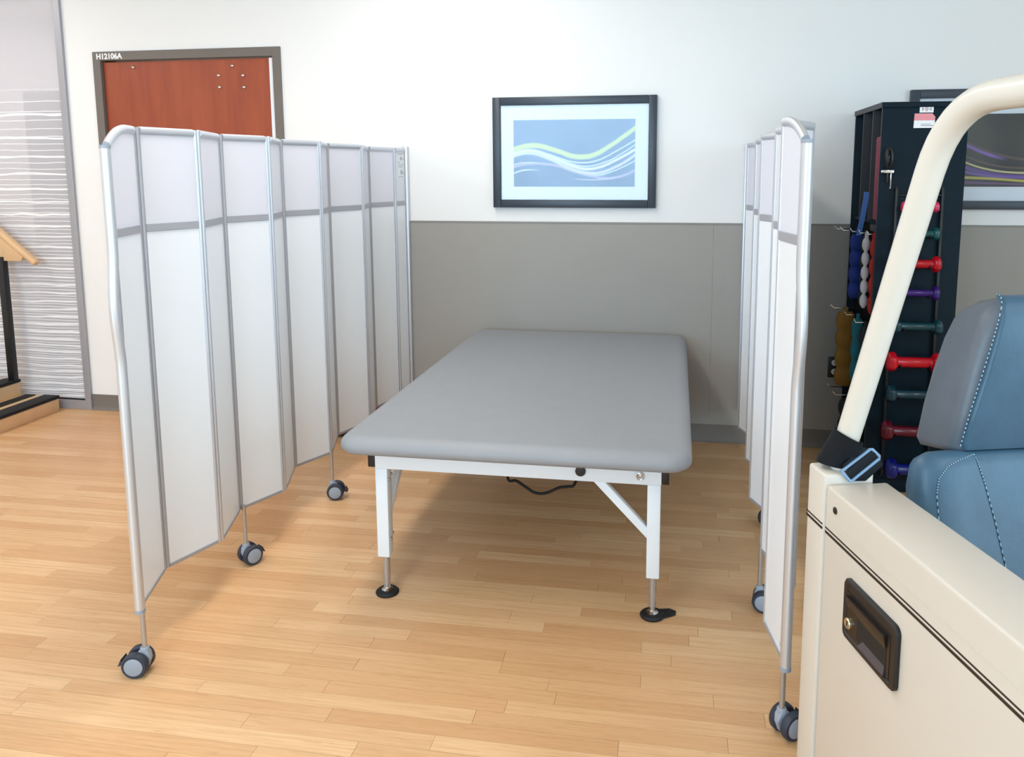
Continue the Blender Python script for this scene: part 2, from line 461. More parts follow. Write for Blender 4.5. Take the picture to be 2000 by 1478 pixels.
# door
fr = MB()
fr.box(DX0, DX0+.05, YW-.012, YW+.13, 0, DZ).box(DX1-.05, DX1, YW-.012, YW+.13, 0, DZ).box(DX0+.05, DX1-.05, YW-.012, YW+.13, DZ-.052, DZ)
fr.box(DX0+.05, DX0+.062, YW+.065, YW+.1, 0, DZ-.05).box(DX1-.062, DX1-.05, YW+.065, YW+.1, 0, DZ-.05)
dr = struct(obj('door_1', fr, M_doorframe, bevel=.002, smooth=0))
slab = obj('door_slab', MB().box(DX0+.053, DX1-.079, YW+.012, YW+.055, .008, DZ-.06), M_cherry, dr, bevel=.002, smooth=0, label='cherry veneer door leaf')
obj('edge_guard', MB().box(DX1-.0785, DX1-.055, YW+.004, YW+.055, .008, DZ-.06), M_white_panel, dr, smooth=0, label='white edge guard on the door leaf')
for x, z in ((-2.689, 2.077), (-2.533, 2.074), (-2.687, 2.009), (-2.53, 2.006), (-3.244, 2.137), (-2.598, 2.131)):
    obj('stud', MB().lathe([(0, .0095), (.006, .010), (.010, .007), (.012, .002)], (x+.0, YW+.012, z), (0, -1, 0), 12), M_chrome, slab)
obj('lever_handle', MB().tube([(-3.38, YW+.015, 1.0), (-3.38, YW-.04, 1.0), (-3.36, YW-.05, 1.0), (-3.27, YW-.05, 1.0)], .009, 10), M_chrome, slab)
def lettering(body, size, loc, mt, parent, name='lettering', rot=(PI/2, 0, 0), ext=.0004, align='LEFT', bold=0):
    cu = bpy.data.curves.new(name, 'FONT'); cu.body = body; cu.size = size; cu.extrude = ext; cu.align_x = align; cu.offset = bold
    t = bpy.data.objects.new(name, cu); COL.objects.link(t)
    dg = bpy.context.evaluated_depsgraph_get(); me = bpy.data.meshes.new_from_object(t.evaluated_get(dg))
    bpy.data.objects.remove(t)
    R = Matrix.Translation(Vector(loc)-ORG[parent.name]) @ Matrix.Rotation(rot[2], 4, 'Z') @ Matrix.Rotation(rot[0], 4, 'X')
    me.transform(R); me.materials.clear(); me.materials.append(mt)
    return link(name, me, parent)
lettering('H12106A', .044, (DX0+.027, YW-.0126, DZ-.043), M_whiteprint, dr, 'room_number', bold=.0016)

# ------------------------------------------------------------------ ceiling lamps (out of frame, they light the room)
for i, (x, y) in enumerate(TROFFERS):
    t = empty('ceiling_lamp', (x, y, CEIL), 'white rectangular recessed ceiling lamp with a bright diffuser', 'lamp', 'ceiling lamps')
    f = MB().box(x-.18, x+.18, y-.64, y-.61, CEIL-.02, CEIL).box(x-.18, x+.18, y+.61, y+.64, CEIL-.02, CEIL).box(x-.18, x-.15, y-.61, y+.61, CEIL-.02, CEIL).box(x+.15, x+.18, y-.61, y+.61, CEIL-.02, CEIL)
    obj('lamp_frame', f, M_white_metal, t, smooth=0)
    obj('diffuser', MB().box(x-.15, x+.15, y-.61, y+.61, CEIL-.008, CEIL-.001), M_diffuser, t, smooth=0)
    area('lamp_light', (x, y, CEIL-.022), (0, 0, 0), .28, 1.2, TROFFER_W, (1.0, .965, .92))

# ------------------------------------------------------------------ folding screens
ZB, ZT, ZR = .22, 1.638, 1.335
def screen(name, P, side, casters, label):
    """P: plan positions of the folds, first one the free end with the bowed handle, last one on the wall"""
    root = empty(name, (P[0][0], P[0][1], 0), label, 'folding screen')
    n = len(P); V = [Vector((x, y, 0)) for x, y in P]
    H = lambda q, z: Vector((q.x, q.y, z))
    out = (V[0]-V[1]).normalized()
    # end post, bowed into a grab handle at hip to chest height
    path = []
    for k in range(41):
        z = ZB-.005+(1.578-ZB)*k/40
        b = 0
        if .965 < z < 1.285: b = .020*math.sin(PI*(z-.965)/.32)**1.5
        path.append(H(V[0]+out*b, z))
    post = obj('end_post', MB().tube(path, .017, 14, ry=.014, ref=out), M_alu2, root, label='bowed aluminium end post with grab handle')
    obj('end_cap', MB().tube([H(V[0], ZB-.015), H(V[0], ZB-.004)], .0178, 14, ry=.0148, ref=out), M_grey_plastic, post)
    obj('end_cap', MB().tube([H(V[0], 1.571), H(V[0], 1.580)], .0176, 14, ry=.0146, ref=out), M_grey_plastic, post)
    obj('handle_backing', MB().bar(H(V[0]-out*.018, .95), H(V[0]-out*.018, 1.30), .010, .008, out), M_hinge, root)
    for i in range(1, n):
        q = V[i]
        ridge = (i % 2 == 0) if side > 0 else (i % 2 == 1)
        zt = ZT+.004
        if i < n-1:
            # two slim edge profiles joined by a hinge pin
            for j in (i-1, i+1):
                dd = (V[j]-q).normalized()
                obj('edge_profile', MB().tube([H(q+dd*.0095, ZB), H(q+dd*.0095, zt)], .0085, 8, ry=.0075, ref=dd), M_alu if ridge else M_hinge, root)
        else:
            dd = (V[i-1]-q).normalized()
            obj('wall_profile', MB().box(q.x-.016, q.x+.016, q.y-.012, YW-.006, ZB-.02, zt+.012), M_alu, root, bevel=.003)
            obj('edge_profile', MB().tube([H(q+dd*.016, ZB), H(q+dd*.016, zt)], .0085, 8, ry=.0075, ref=dd), M_hinge, root)
    for i in range(n-1):
        a, b = V[i], V[i+1]; d = (b-a).normalized(); nr = Vector((d.y, -d.x, 0)); L = (b-a).length
        a0, b0 = a+d*(.016 if i else .013), b-d*.016; t = .0035
        # lower opaque sheet
        obj('panel', MB().hexa([H(a0-nr*t, ZB+.008), H(b0-nr*t, ZB+.008), H(b0+nr*t, ZB+.008), H(a0+nr*t, ZB+.008), H(a0-nr*t, ZR-.012), H(b0-nr*t, ZR-.012), H(b0+nr*t, ZR-.012), H(a0+nr*t, ZR-.012)]), M_white_panel, root, smooth=0)
        topz = lambda u: ZT-.012
        if i == 0:
            def topz(u):
                k = max(0, 1-u/.16); return ZT-.012-.052*k**2.2
        us = [k/12*(b0-a0).length for k in range(13)]
        poly = [H(a0, ZR+.012), H(b0, ZR+.012)]+[H(a0+d*u, topz(u)) for u in reversed(us)]
        obj('upper_panel', MB().prism([q-nr*t for q in poly], nr*2*t), M_frost, root, smooth=0, label='frosted translucent upper pane')
        obj('cross_rail', MB().bar(H(a0, ZR), H(b0, ZR), .014, .025), M_hinge, root, bevel=.002, smooth=0)
        obj('bottom_rail', MB().bar(H(a0, ZB+.004), H(b0, ZB+.004), .013, .011), M_hinge, root, smooth=0)
        obj('top_rail', MB().tube([H(a0+d*u, topz(u)+.006) for u in us], .013, 10, ry=.011, ref=(0, 0, 1)), M_alu2 if i == 0 else M_alu, root)
    for i, ang, tr_ in casters:
        q = V[i]-out*.014 if i == 0 else V[i].copy()
        if i == 3 and side > 0: q.x += .020
        st = obj('caster_stem', MB().cyl(H(q, .07), H(q, ZB+.02), .0075, 12), M_steel if side > 0 else M_steel, root)
        ax = Vector((math.cos(ang), math.sin(ang), 0)); tv = Vector((-ax.y, ax.x, 0))*tr_
        c = q+tv*(.022 if i == 0 else .015); c.z = .0385
        hs = MB().loft([[Vector((q.x, q.y, 0))*1+Vector((0, 0, z))+(tv*k*wd+ax*s*hw) for k, s in ((-.8, -1), (1.2, -1), (1.2, 1), (-.8, 1))] for z, wd, hw in ((.022, .012, .005), (.05, .024, .008), (.068, .018, .012), (.078, .010, .011))])
        ca = obj('caster', hs, M_grey_plastic, root, bevel=.003, label='grey twin wheel caster')
        obj('collar', MB().lathe([(0, .013), (.01, .0135), (.014, .011)], H(q, .072), (0, 0, 1), 14), M_grey_plastic, ca)
        for s in (-1, 1):
            cc = c+ax*s*.0225
            obj('wheel', MB().lathe([(-.0115, .029), (-.0115, .034), (-.008, .0385), (.006, .0385), (.0115, .035), (.0118, .028)], cc, ax*s, 24), M_tyre, ca)
            obj('hub', MB().lathe([(.010, .0275), (.0128, .0275), (.0135, .026)], cc, ax*s, 20), M_grey_plastic, ca)
        e = c+tv*.038+Vector((0, 0, .004))
        obj('brake_lever', MB().prism([e+ax*.018+Vector((0, 0, -.004)), e+ax*.018+tv*.016+Vector((0, 0, -.010)), e+ax*.018+tv*.006+Vector((0, 0, .012))], ax*-.036), M_tyre, ca)
    return root
PL = [(-1.559, 1.965), (-1.635, 2.190), (-1.565, 2.401), (-1.642, 2.647), (-1.560, 2.848), (-1.645, 3.094), (-1.560, 3.290), (-1.638, 3.524), (-1.560, 3.760), (-1.625, 3.995), (-1.562, 4.215), (-1.540, 4.345)]
PR = [(.304, 1.990), (.272, 2.190), (.385, 2.410), (.307, 2.640), (.395, 2.850), (.306, 3.075), (.400, 3.290), (.328, 3.515), (.410, 3.730), (.330, 3.955), (.400, 4.170), (.365, 4.345)]
sl = screen('folding_screen', PL, 1, [(0, math.radians(-78), -1), (3, math.radians(-32), 1), (6, math.radians(-75), 1)],
            'white folding privacy screen on casters standing in front of the door')
sr = screen('folding_screen', PR, -1, [(0, math.radians(-55), 1), (3, math.radians(-100), 1), (6, math.radians(-60), 1)],
            'white folding privacy screen on casters between table and dumbbell rack')
# small instruction decals on the screens
def decal(root, a, b, z0, z1, marks):
    a, b = Vector(a), Vector(b); d = (b-a); nr = Vector((d.y, -d.x, 0)).normalized()
    if nr.x*(1 if root is sl else -1) < 0: nr = -nr
    L = d.length; d.normalize()
    o = obj('decal', MB().prism([a+nr*.004+Vector((0, 0, z0)), b+nr*.004+Vector((0, 0, z0)), b+nr*.004+Vector((0, 0, z1)), a+nr*.004+Vector((0, 0, z1))], nr*.0004), mat('decal_film', (228, 230, 234), .5), root, smooth=0)
    k = MB()
    for u, v, wu, wv in marks:
        A = a+d*L*u+nr*.0046+Vector((0, 0, z0+(z1-z0)*v)); B = A+d*L*wu; h = Vector((0, 0, (z1-z0)*wv))
        k.prism([A, B, B+h, A+h], nr*.0003)
    obj('decal_marks', k, mat('decal_ink', (176, 180, 184), .6), o, smooth=0)
A, B = Vector((*PL[10], 0)), Vector((*PL[11], 0)); dd = (B-A)
decal(sl, A+dd*.30, B-dd*.16, 1.475, 1.622, [(.1, .9, .7, .04), (.35, .68, .25, .14), (.1, .58, .2, .04), (.6, .72, .3, .04), (.1, .5, .8, .025), (.1, .42, .6, .03), (.4, .16, .3, .14), (.1, .05, .75, .03), (.78, .14, .12, .1)])
A, B = Vector((*PR[0], 0)), Vector((*PR[1], 0)); dd = (B-A)
decal(sr, A+dd*.10, A+dd*.22, .235, .30, [(.2, .2, .6, .15), (.2, .45, .3, .3)])

# ------------------------------------------------------------------ treatment table
TX0, TX1, TY0, TY1, TZ = -1.126, .063, 2.384, 4.315, .624
tb = empty('treatment_table', ((TX0+TX1)/2, (TY0+TY1)/2, 0), 'wide grey vinyl treatment table with a white steel frame', 'treatment table')
def cushion(x0, x1, y0, y1, z0, z1, rc, re, seg=8, crown=.004):
    """rounded-rectangle pad with rolled edges"""
    def ring(inset, z):
        r = max(rc-inset, .005); R = []
        for cx, cy, a0 in ((x1-rc, y1-rc, 0), (x0+rc, y1-rc, PI/2), (x0+rc, y0+rc, PI), (x1-rc, y0+rc, 3*PI/2)):
            for k in range(seg+1):
                a = a0+PI/2*k/seg; R.append((cx+r*math.cos(a), cy+r*math.sin(a), z))
        return R
    rings = []
    h = (z1-z0)
    rings.append(ring(.05, z0))
    for k in range(0, 9):     # lower roll (small) then upper roll (large)
        a = -PI/2+PI/2*k/8; rb = h*.38; rings.append(ring(rb*.9-rb*.9*math.cos(a), z0+rb+rb*math.sin(a)))
    for k in range(1, 13):
        a = PI/2*k/12; rings.append(ring(re-re*math.cos(a), z1-h*.62+h*.62*math.sin(a)*(1-crown)))
    mb = MB(); mb.loft(rings, caps=True)
    return mb
obj('mat', cushion(TX0, TX1, TY0, TY1, .564, TZ, .085, .05), M_vinyl, tb, smooth=70, label='thick grey vinyl mat with rolled edges')
LY0, LY1 = 2.508, 2.552
obj('beam', MB().box(-1.029, -.034, LY0, LY1, .476, .557), M_white_metal, tb, bevel=.003)
obj('beam', MB().box(-1.029, -.034, 4.15, 4.194, .476, .557), M_white_metal, tb, bevel=.003)
for y0 in (LY0, 4.15):
    obj('end_cap', MB().box(-1.056, -1.029, y0+.004, y0+.044, .479, .555), M_black, tb, bevel=.002)
    obj('end_cap', MB().box(-.034, -.009, y0+.004, y0+.044, .479, .555), M_black, tb, bevel=.002)
for x0 in (-1.02, -.085):
    obj('side_rail', MB().box(x0, x0+.043, LY1, 4.15, .500, .553), M_white_metal, tb, bevel=.003)
obj('underside_board', MB().box(TX0+.05, TX1-.05, TY0+.06, TY1-.05, .557, .5645), mat('plywood_board', (150, 120, 84), .7), tb, smooth=0)
def leg(x0, y0, tab=False):
    lg = obj('leg', MB().box(x0, x0+.044, y0, y0+.044, .148, .4765), M_white_metal, tb, bevel=.003)
    c = Vector((x0+.022, y0+.026, 0))
    obj('foot_stem', MB().lathe([(.022, .012), (.026, .007), (.034, .007), (.036, .0125), (.16, .0125)], c, (0, 0, 1), 16), M_steel, lg)
    obj('washer', MB().lathe([(.0125, .021), (.016, .021), (.021, .013), (.026, .012)], c, (0, 0, 1), 16), M_chrome, lg)
    obj('foot_pad', MB().lathe([(0, .040), (.006, .042), (.012, .036), (.0135, .02)], c, (0, 0, 1), 24), M_rubber, lg)
    if tab:
        e = c+Vector((.05, .02, 0))
        obj('pad_tab', MB().prism([c+Vector((.01, -.03, .0005)), e+Vector((.008, -.022, .0005)), e+Vector((.03, -.006, .0005)), e+Vector((.03, .016, .0005)), e+Vector((.008, .028, .0005)), c+Vector((.01, .036, .0005))], (0, 0, .006)), M_rubber, lg, bevel=.002)
    return lg
l1 = leg(-1.029, LY0); l2 = leg(-.080, LY0, True); l3 = leg(-1.029, 4.15); l4 = leg(-.080, 4.15)
for z in (.435, .215):
    for dy in (.012, .032):
        obj('bolt', MB().lathe([(0, .006), (.004, .006), (.007, .003)], (-.985, LY0+dy, z+(.012 if dy > .02 else 0)), (1, 0, 0), 10), M_chrome, l1)
# gusset on the left leg runs back under the side rail, brace on the right leg runs inwards
obj('brace', MB().prism([(-1.012, LY1, .30), (-1.012, LY1, .335), (-1.012, 2.70, .50), (-1.012, 2.75, .50)], (.026, 0, 0)), M_white_metal, tb, bevel=.002)
obj('brace', MB().prism([(-.264, LY0+.008, .478), (-.224, LY0+.008, .478), (-.078, LY0+.008, .322), (-.078, LY0+.008, .284)], (0, .028, 0)), M_white_metal, tb, bevel=.002)
for x0 in (-1.012, -.072):
    obj('brace', MB().prism([(x0, 4.15, .30), (x0, 4.15, .335), (x0, 4.0, .50), (x0, 3.95, .50)], (.026, 0, 0)), M_white_metal, tb, bevel=.002)
obj('knob', MB().lathe([(-.004, .017), (.008, .0175), (.012, .015), (.013, .008)], (-.303, LY0, .513), (0, -1, 0), 20), M_black, tb)
eb = obj('eye_bolt', MB().tube([(-.104+.011*math.cos(a), LY0-.008, .508+.012*math.sin(a)) for a in [k*2*PI/16 for k in range(16)]], .0028, 8, closed=True), M_chrome, tb)
obj('bolt_head', MB().lathe([(0, .009), (.005, .009), (.008, .005)], (-.104, LY0, .512), (0, -1, 0), 12), M_chrome, eb)
# cable hanging in a loop under the table
pts = [(-.640, 2.95, .47), (-.634, 2.90, .40), (-.616, 2.80, .348), (-.585, 2.8, .343), (-.555, 2.8, .325), (-.52, 2.8, .303), (-.492, 2.8, .298), (-.46, 2.8, .305), (-.42, 2.8, .326), (-.385, 2.8, .333), (-.360, 2.80, .345), (-.345, 2.90, .40), (-.34, 2.95, .47), (-.34, 3.0, .552)]
pts = [(-.645, 3.0, .552)]+pts
cable = [Vector(q) for q in pts]
sm = []
for i in range(len(cable)-1):
    p0, p1_, p2, p3 = cable[max(i-1, 0)], cable[i], cable[i+1], cable[min(i+2, len(cable)-1)]
    for k in range(5):
        t = k/5; sm.append(.5*((2*p1_)+(p2-p0)*t+(2*p0-5*p1_+4*p2-p3)*t*t+(-p0+3*p1_-3*p2+p3)*t**3))
sm.append(cable[-1])
tag(obj('power_cable', MB().tube(sm, .0055, 8), M_rubber, loc=(-.49, 2.8, .3)), 'black cable hanging in a loop under the treatment table', 'cable')

# ------------------------------------------------------------------ framed pictures
def picture(x0, x1, z0, z1, pm, label, b=.044, mw=.072, mwz=(.072, .080)):
    y1 = YW; y0 = YW-.032
    root = empty('framed_picture', ((x0+x1)/2, YW, z0), label, 'picture', None)
    for nm, q in (('frame_side', (x0, x0+b, z0, z1)), ('frame_side', (x1-b, x1, z0, z1)), ('frame_rail', (x0+b, x1-b, z0, z0+b)), ('frame_rail', (x0+b, x1-b, z1-b, z1))):
        obj(nm, MB().box(q[0], q[1], y0, y1-.001, q[2], q[3]), M_frame, root, bevel=.003)
    obj('mat_board', MB().box(x0+b-.004, x1-b+.004, YW-.014, YW-.008, z0+b-.004, z1-b+.004), M_matboard, root, smooth=0)
    o = obj('print', MB().box(x0+b+mw, x1-b-mw, YW-.0150, YW-.0142, z0+b+mwz[0], z1-b-mwz[1]), pm, root, smooth=0)
    obj('glazing', MB().box(x0+b-.003, x1-b+.003, YW-.019, YW-.0175, z0+b-.003, z1-b+.003), M_glass, root, smooth=0)
    return root
X0, X1, Z0, Z1 = -1.025, -.118, 1.3107, 1.917
pm1 = print_mat('wave_print_glare', ((96, 122, 160), (122, 150, 188)), [  # ground lightened to blue-grey, painting window glare over a darker print
    ([(0, .30), (.1, .34), (.25, .345), (.37, .31), (.5, .23), (.65, .16), (.75, .125), (.85, .14), (1, .24)], .024, (196, 184, 226), .9),
    ([(0, .20), (.07, .245), (.15, .255), (.24, .235)], .014, (220, 232, 240), .8),
    ([(0, .335), (.06, .36), (.14, .365), (.25, .35)], .010, (214, 228, 240), .8),
    ([(.45, .13), (.6, .105), (.7, .105), (.8, .125), (.9, .16)], .010, (205, 200, 232), .8),
    ([(.6, .19), (.7, .17), (.8, .215), (.9, .29), (1, .385)], .011, (222, 238, 232), .8),
    ([(0, .46), (.14, .505), (.3, .415), (.45, .29), (.6, .21), (.7, .205), (.85, .30), (1, .47)], .030, (226, 226, 244), .9),
    ([(0, .50), (.15, .545), (.3, .455), (.4, .375), (.5, .305), (.6, .265), (.7, .285), (.85, .40), (1, .55)], .026, (240, 244, 222), .8),
    ([(.2, .52), (.35, .44), (.5, .335), (.6, .305), (.75, .36), (.9, .50), (1, .62)], .012, (226, 240, 232), .8),
    ([(.2, .56), (.4, .42), (.5, .37), (.6, .36), (.7, .395), (.85, .53), (1, .69)], .013, (222, 240, 236), .8),
    ([(0, .56), (.17, .62), (.35, .545), (.5, .455), (.57, .445), (.65, .465), (.8, .61), (.92, .76), (1, .865)], .040, (218, 236, 166), .6)],
    X0+.116, X1-.116, Z0+.116, Z1-.124)
picture(X0, X1, Z0, Z1, pm1, 'black framed print of flowing pale green waves above the treatment table')
X0, X1, Z0, Z1 = 1.163, 2.07, 1.312, 1.918
pm2 = print_mat('wave_print_dark', ((44, 46, 54), (76, 72, 60)), [
    ([(0, .84), (.22, .64), (.4, .49), (.6, .39), (.8, .36), (1, .38)], .022, (104, 88, 80), .9),
    ([(0, .80), (.22, .60), (.4, .45), (.55, .37)], .026, (150, 112, 196), .8),
    ([(0, .66), (.22, .45), (.4, .32), (.6, .26), (.8, .27), (1, .3)], .016, (110, 90, 76), .9),
    ([(0, .56), (.22, .36), (.4, .245), (.6, .195), (.8, .2), (1, .24)], .014, (226, 212, 150), .7),
    ([(0, .46), (.22, .29), (.4, .19), (.55, .15), (.8, .15)], .032, (110, 76, 150), .8),
    ([(0, .36), (.22, .22), (.4, .155), (.6, .13), (.8, .13)], .02, (126, 96, 176), .8),
    ([(0, .14), (.22, .13), (.45, .11), (.7, .075), (1, .05)], .020, (206, 190, 92), .7),
    ([(0, .05), (.22, .06), (.4, .05), (.7, .03), (1, .01)], .018, (120, 90, 130), .8)],
    X0+.116, X1-.116, Z0+.116, Z1-.124)
picture(X0, X1, Z0, Z1, pm2, 'black framed dark print with purple and yellow waves behind the dumbbell rack')

# ------------------------------------------------------------------ socket
so = empty('wall_socket', (.853, YW-.004, .455), 'black double wall socket low on the wall beside the dumbbell rack', 'socket')
obj('cover_plate', MB().box(.823, .893, YW-.010, YW-.004, .398, .512), M_black, so, bevel=.002)
for z in (.430, .480):
    rc = obj('receptacle', MB().lathe([(0, .017), (.003, .017), (.004, .015)], (.858, YW-.010, z), (0, -1, 0), 16), mat('socket_white', (226, 226, 224), .5), so)
    for dx in (-.006, .006):
        obj('slot', MB().box(.858+dx-.001, .858+dx+.001, YW-.0146, YW-.014, z-.002, z+.006), M_black, rc, smooth=0)
    obj('slot', MB().lathe([(0, .0025), (.0006, .0025)], (.858, YW-.014, z-.008), (0, -1, 0), 8), M_black, rc)

# ------------------------------------------------------------------ dumbbell rack cabinet
KX0, KX1, KY0, KY1, KZ = .897, 1.258, 3.78, 4.335, 1.812
rk = empty('dumbbell_rack', ((KX0+KX1)/2, (KY0+KY1)/2, 0), 'tall black storage rack for dumbbells and cuff weights', 'storage rack')
obj('top_board', MB().box(KX0-.004, KX1+.004, KY0-.006, KY1, KZ-.024, KZ), M_cab, rk, bevel=.002)
obj('front_panel', MB().box(KX0, KX1, KY0, KY0+.018, .06, KZ-.024), M_cab, rk, bevel=.002)
obj('right_panel', MB().box(KX1-.018, KX1, KY0+.018, KY1, .06, KZ-.024), M_cab, rk, bevel=.002)
obj('back_panel', MB().box(KX0, KX1-.018, KY1-.018, KY1, .06, KZ-.024), M_cab, rk, bevel=.002)
obj('base_board', MB().box(KX0, KX1, KY0, KY1, 0, .06), M_cab, rk, bevel=.002)
obj('centre_panel', MB().box(KX0+.17, KX0+.185, KY0+.018, KY1-.018, .06, KZ-.024), M_cabin, rk, smooth=0)
obj('shelf', MB().box(KX0+.01, KX0+.17, KY0+.018, KY1-.018, 1.262, 1.278), M_cab, rk, bevel=.001)
obj('peg_board', MB().box(KX0+.035, KX0+.05, KY0+.018, KY1-.018, .06, 1.262), M_cabin, rk, smooth=0)
for y in (3.955, 4.145):
    obj('divider', MB().box(KX0+.004, KX0+.17, y-.006, y+.006, 1.278, KZ-.024), M_cabedge, rk, smooth=0)
    obj('edge_band', MB().box(KX0, KX0+.004, y-.006, y+.006, 1.278, KZ-.024), M_cabedge, rk, smooth=0)
obj('edge_band', MB().box(KX0-.0045, KX0-.0038, KY0-.004, KY1, KZ-.024, KZ), M_cabedge, rk, smooth=0)
obj('edge_band', MB().box(KX0-.001, KX0, KY0, KY0+.012, .06, KZ-.024), M_cabedge, rk, smooth=0)
# stickers on the front
s1 = obj('sticker', MB().box(1.052, 1.110, KY0-.001, KY0-.0003, 1.764, 1.794), M_whiteprint, rk, bevel=.0)
obj('sticker_mark', MB().box(1.062, 1.066, KY0-.0016, KY0-.001, 1.772, 1.786).box(1.066, 1.076, KY0-.0016, KY0-.001, 1.778, 1.780).box(1.087, 1.097, KY0-.0016, KY0-.001, 1.778, 1.780).box(1.097, 1.101, KY0-.0016, KY0-.001, 1.772, 1.786), mat('sticker_grey', (150, 150, 156), .6), s1, smooth=0)
obj('sticker_mark', MB().box(1.077, 1.080, KY0-.0016, KY0-.001, 1.770, 1.788).box(1.083, 1.086, KY0-.0016, KY0-.001, 1.770, 1.788), mat('sticker_red', (200, 130, 130), .6), s1, smooth=0)
s2 = obj('sticker', MB().prism([(1.030, KY0-.0003, 1.697), (1.117, KY0-.0003, 1.697), (1.119, KY0-.0003, 1.745), (1.106, KY0-.0003, 1.760), (1.032, KY0-.0003, 1.760)], (0, -.0007, 0)), M_whiteprint, rk, smooth=0)
obj('sticker_band', MB().prism([(1.031, KY0-.001, 1.730), (1.1185, KY0-.001, 1.730), (1.1185, KY0-.001, 1.745), (1.106, KY0-.001, 1.7595), (1.032, KY0-.001, 1.7595)], (0, -.0005, 0)), mat('sticker_pink', (238, 150, 156), .6), s2, smooth=0)
obj('sticker_lines', MB().box(1.060, 1.113, KY0-.0016, KY0-.001, 1.706, 1.709).box(1.060, 1.100, KY0-.0016, KY0-.001, 1.713, 1.715), mat('sticker_grey', (150, 150, 156), .6), s2, smooth=0)
# ladder of cradles for the dumbbells, standing proud of the front panel
RY = KY0-.045; LY = KY0-.012     # dumbbell line, ladder line
for xt, xb in ((.972, .976), (1.167, 1.176)):
    obj('ladder_rail', MB().tube([(xt, KY0, 1.425), (xt, LY+.003, 1.43), (xt, LY, 1.42), (xb, LY, .10), (xb, KY0, .08)], .0075, 8), M_foot, rk)
obj('ladder_crossbar', MB().tube([(.972, LY, 1.40), (1.167, LY, 1.40)], .004, 6), M_foot, rk)
# key: heights, left/right ends, radius of the heads, colours
DB = [(1.350, .979, 1.135, .025, (232, 60, 110), 'small pink'), (1.231, .974, 1.144, .031, (16, 84, 84), 'small glossy teal'),
      (1.097, .970, 1.156, .038, (196, 14, 34), 'medium crimson'), (.967, .968, 1.157, .033, (58, 26, 120), 'glossy purple'),
      (.815, .966, 1.177, .037, (18, 68, 78), 'glossy deep teal'), (.651, .948, 1.186, .047, (222, 16, 38), 'bright red'),
      (.502, .955, 1.19, .043, (16, 58, 72), 'dark blue green'), (.329, .943, 1.19, .049, (104, 10, 36), 'dark maroon'), (.149, .968, 1.20, .051, (14, 26, 120), 'dark navy blue')]
for i, (z, xa, xb, r, col, nm) in enumerate(DB):
    yy = RY-.03-.02*i/8
    d = empty('dumbbell', ((xa+xb)/2, yy, z-r), nm+' vinyl coated dumbbell on the black storage rack', 'dumbbell', 'dumbbells on the storage rack')
    mt = mat('vinyl_'+nm.replace(' ', '_'), tuple(c*.9 for c in col), .16, spec=.45)
    hw = r*.95
    gr = r*.50
    obj('handle', MB().lathe([(0, gr*1.15), (.008, gr), (xb-xa-2*hw-.008, gr), (xb-xa-2*hw, gr*1.15)], (xa+hw, yy, z), (1, 0, 0), 16), mt, d)
    for s, x in ((1, xa), (-1, xb)):
        # hexagonal head with rounded rims
        rings = []
        for h, k in ((0, .62), (hw*.12, .86), (hw*.3, 1.0), (hw*.75, 1.0), (hw*.92, .86), (hw, .6)):
            rings.append([(x+s*h, yy+r*k*math.cos(a), z+r*k*math.sin(a)) for a in [PI/6+q*PI/3 for q in range(6)]])
        obj('head', MB().loft(rings), mt, d, bevel=r*.12, seg=2, smooth=50, bevang=35)
    # wire cradle that carries it (part of the rack)
    for x in (xa+hw+.012, xb-hw-.012):
        obj('cradle', MB().tube([(x, LY, z-gr-.0038)]+[(x, yy-(gr+.0038)*math.sin(a), z-(gr+.0038)*math.cos(a)) for a in (0, .3, .6, .9, 1.2)], .004, 8), M_foot, rk)
    obj('crossbar', MB().tube([(.974, LY, z-gr-.0038), (1.171, LY, z-gr-.0038)], .0035, 6), M_foot, rk)
# metal bracket with hook on the front, black rope handle held by it
obj('bracket', MB().box(.899, .954, KY0-.022, KY0-.016, 1.498, 1.512).box(.901, .907, KY0-.018, KY0, 1.500, 1.510).box(.946, .952, KY0-.018, KY0, 1.500, 1.510), M_chrome, rk, bevel=.002)
ho = obj('bracket_hook', MB().tube([(.942, KY0-.019, 1.502), (.941, KY0-.024, 1.45), (.938, KY0-.036, 1.428), (.934, KY0-.046, 1.432)], .003, 8), M_chrome, rk)
rh = empty('rope_handle', (.93, KY0-.02, 1.52), 'black coiled rope handle hanging on the front of the storage rack', 'handle')
obj('coil', MB().tube([(.930+.012*math.sin(a), KY0-.022+.006*math.cos(2*a), 1.566+.044*math.cos(a)) for a in [k*2*PI/20 for k in range(20)]], .008, 8, closed=True), M_black, rh)
obj('grip', MB().tube([(.924, KY0-.024, 1.575), (.921, KY0-.024, 1.55), (.925, KY0-.014, 1.527), (.927, KY0-.0108, 1.512), (.928, KY0-.0106, 1.495), (.929, KY0-.0108, 1.455)], [.010, .011, .007, .0055, .0055, .005], 8), M_black, rh)
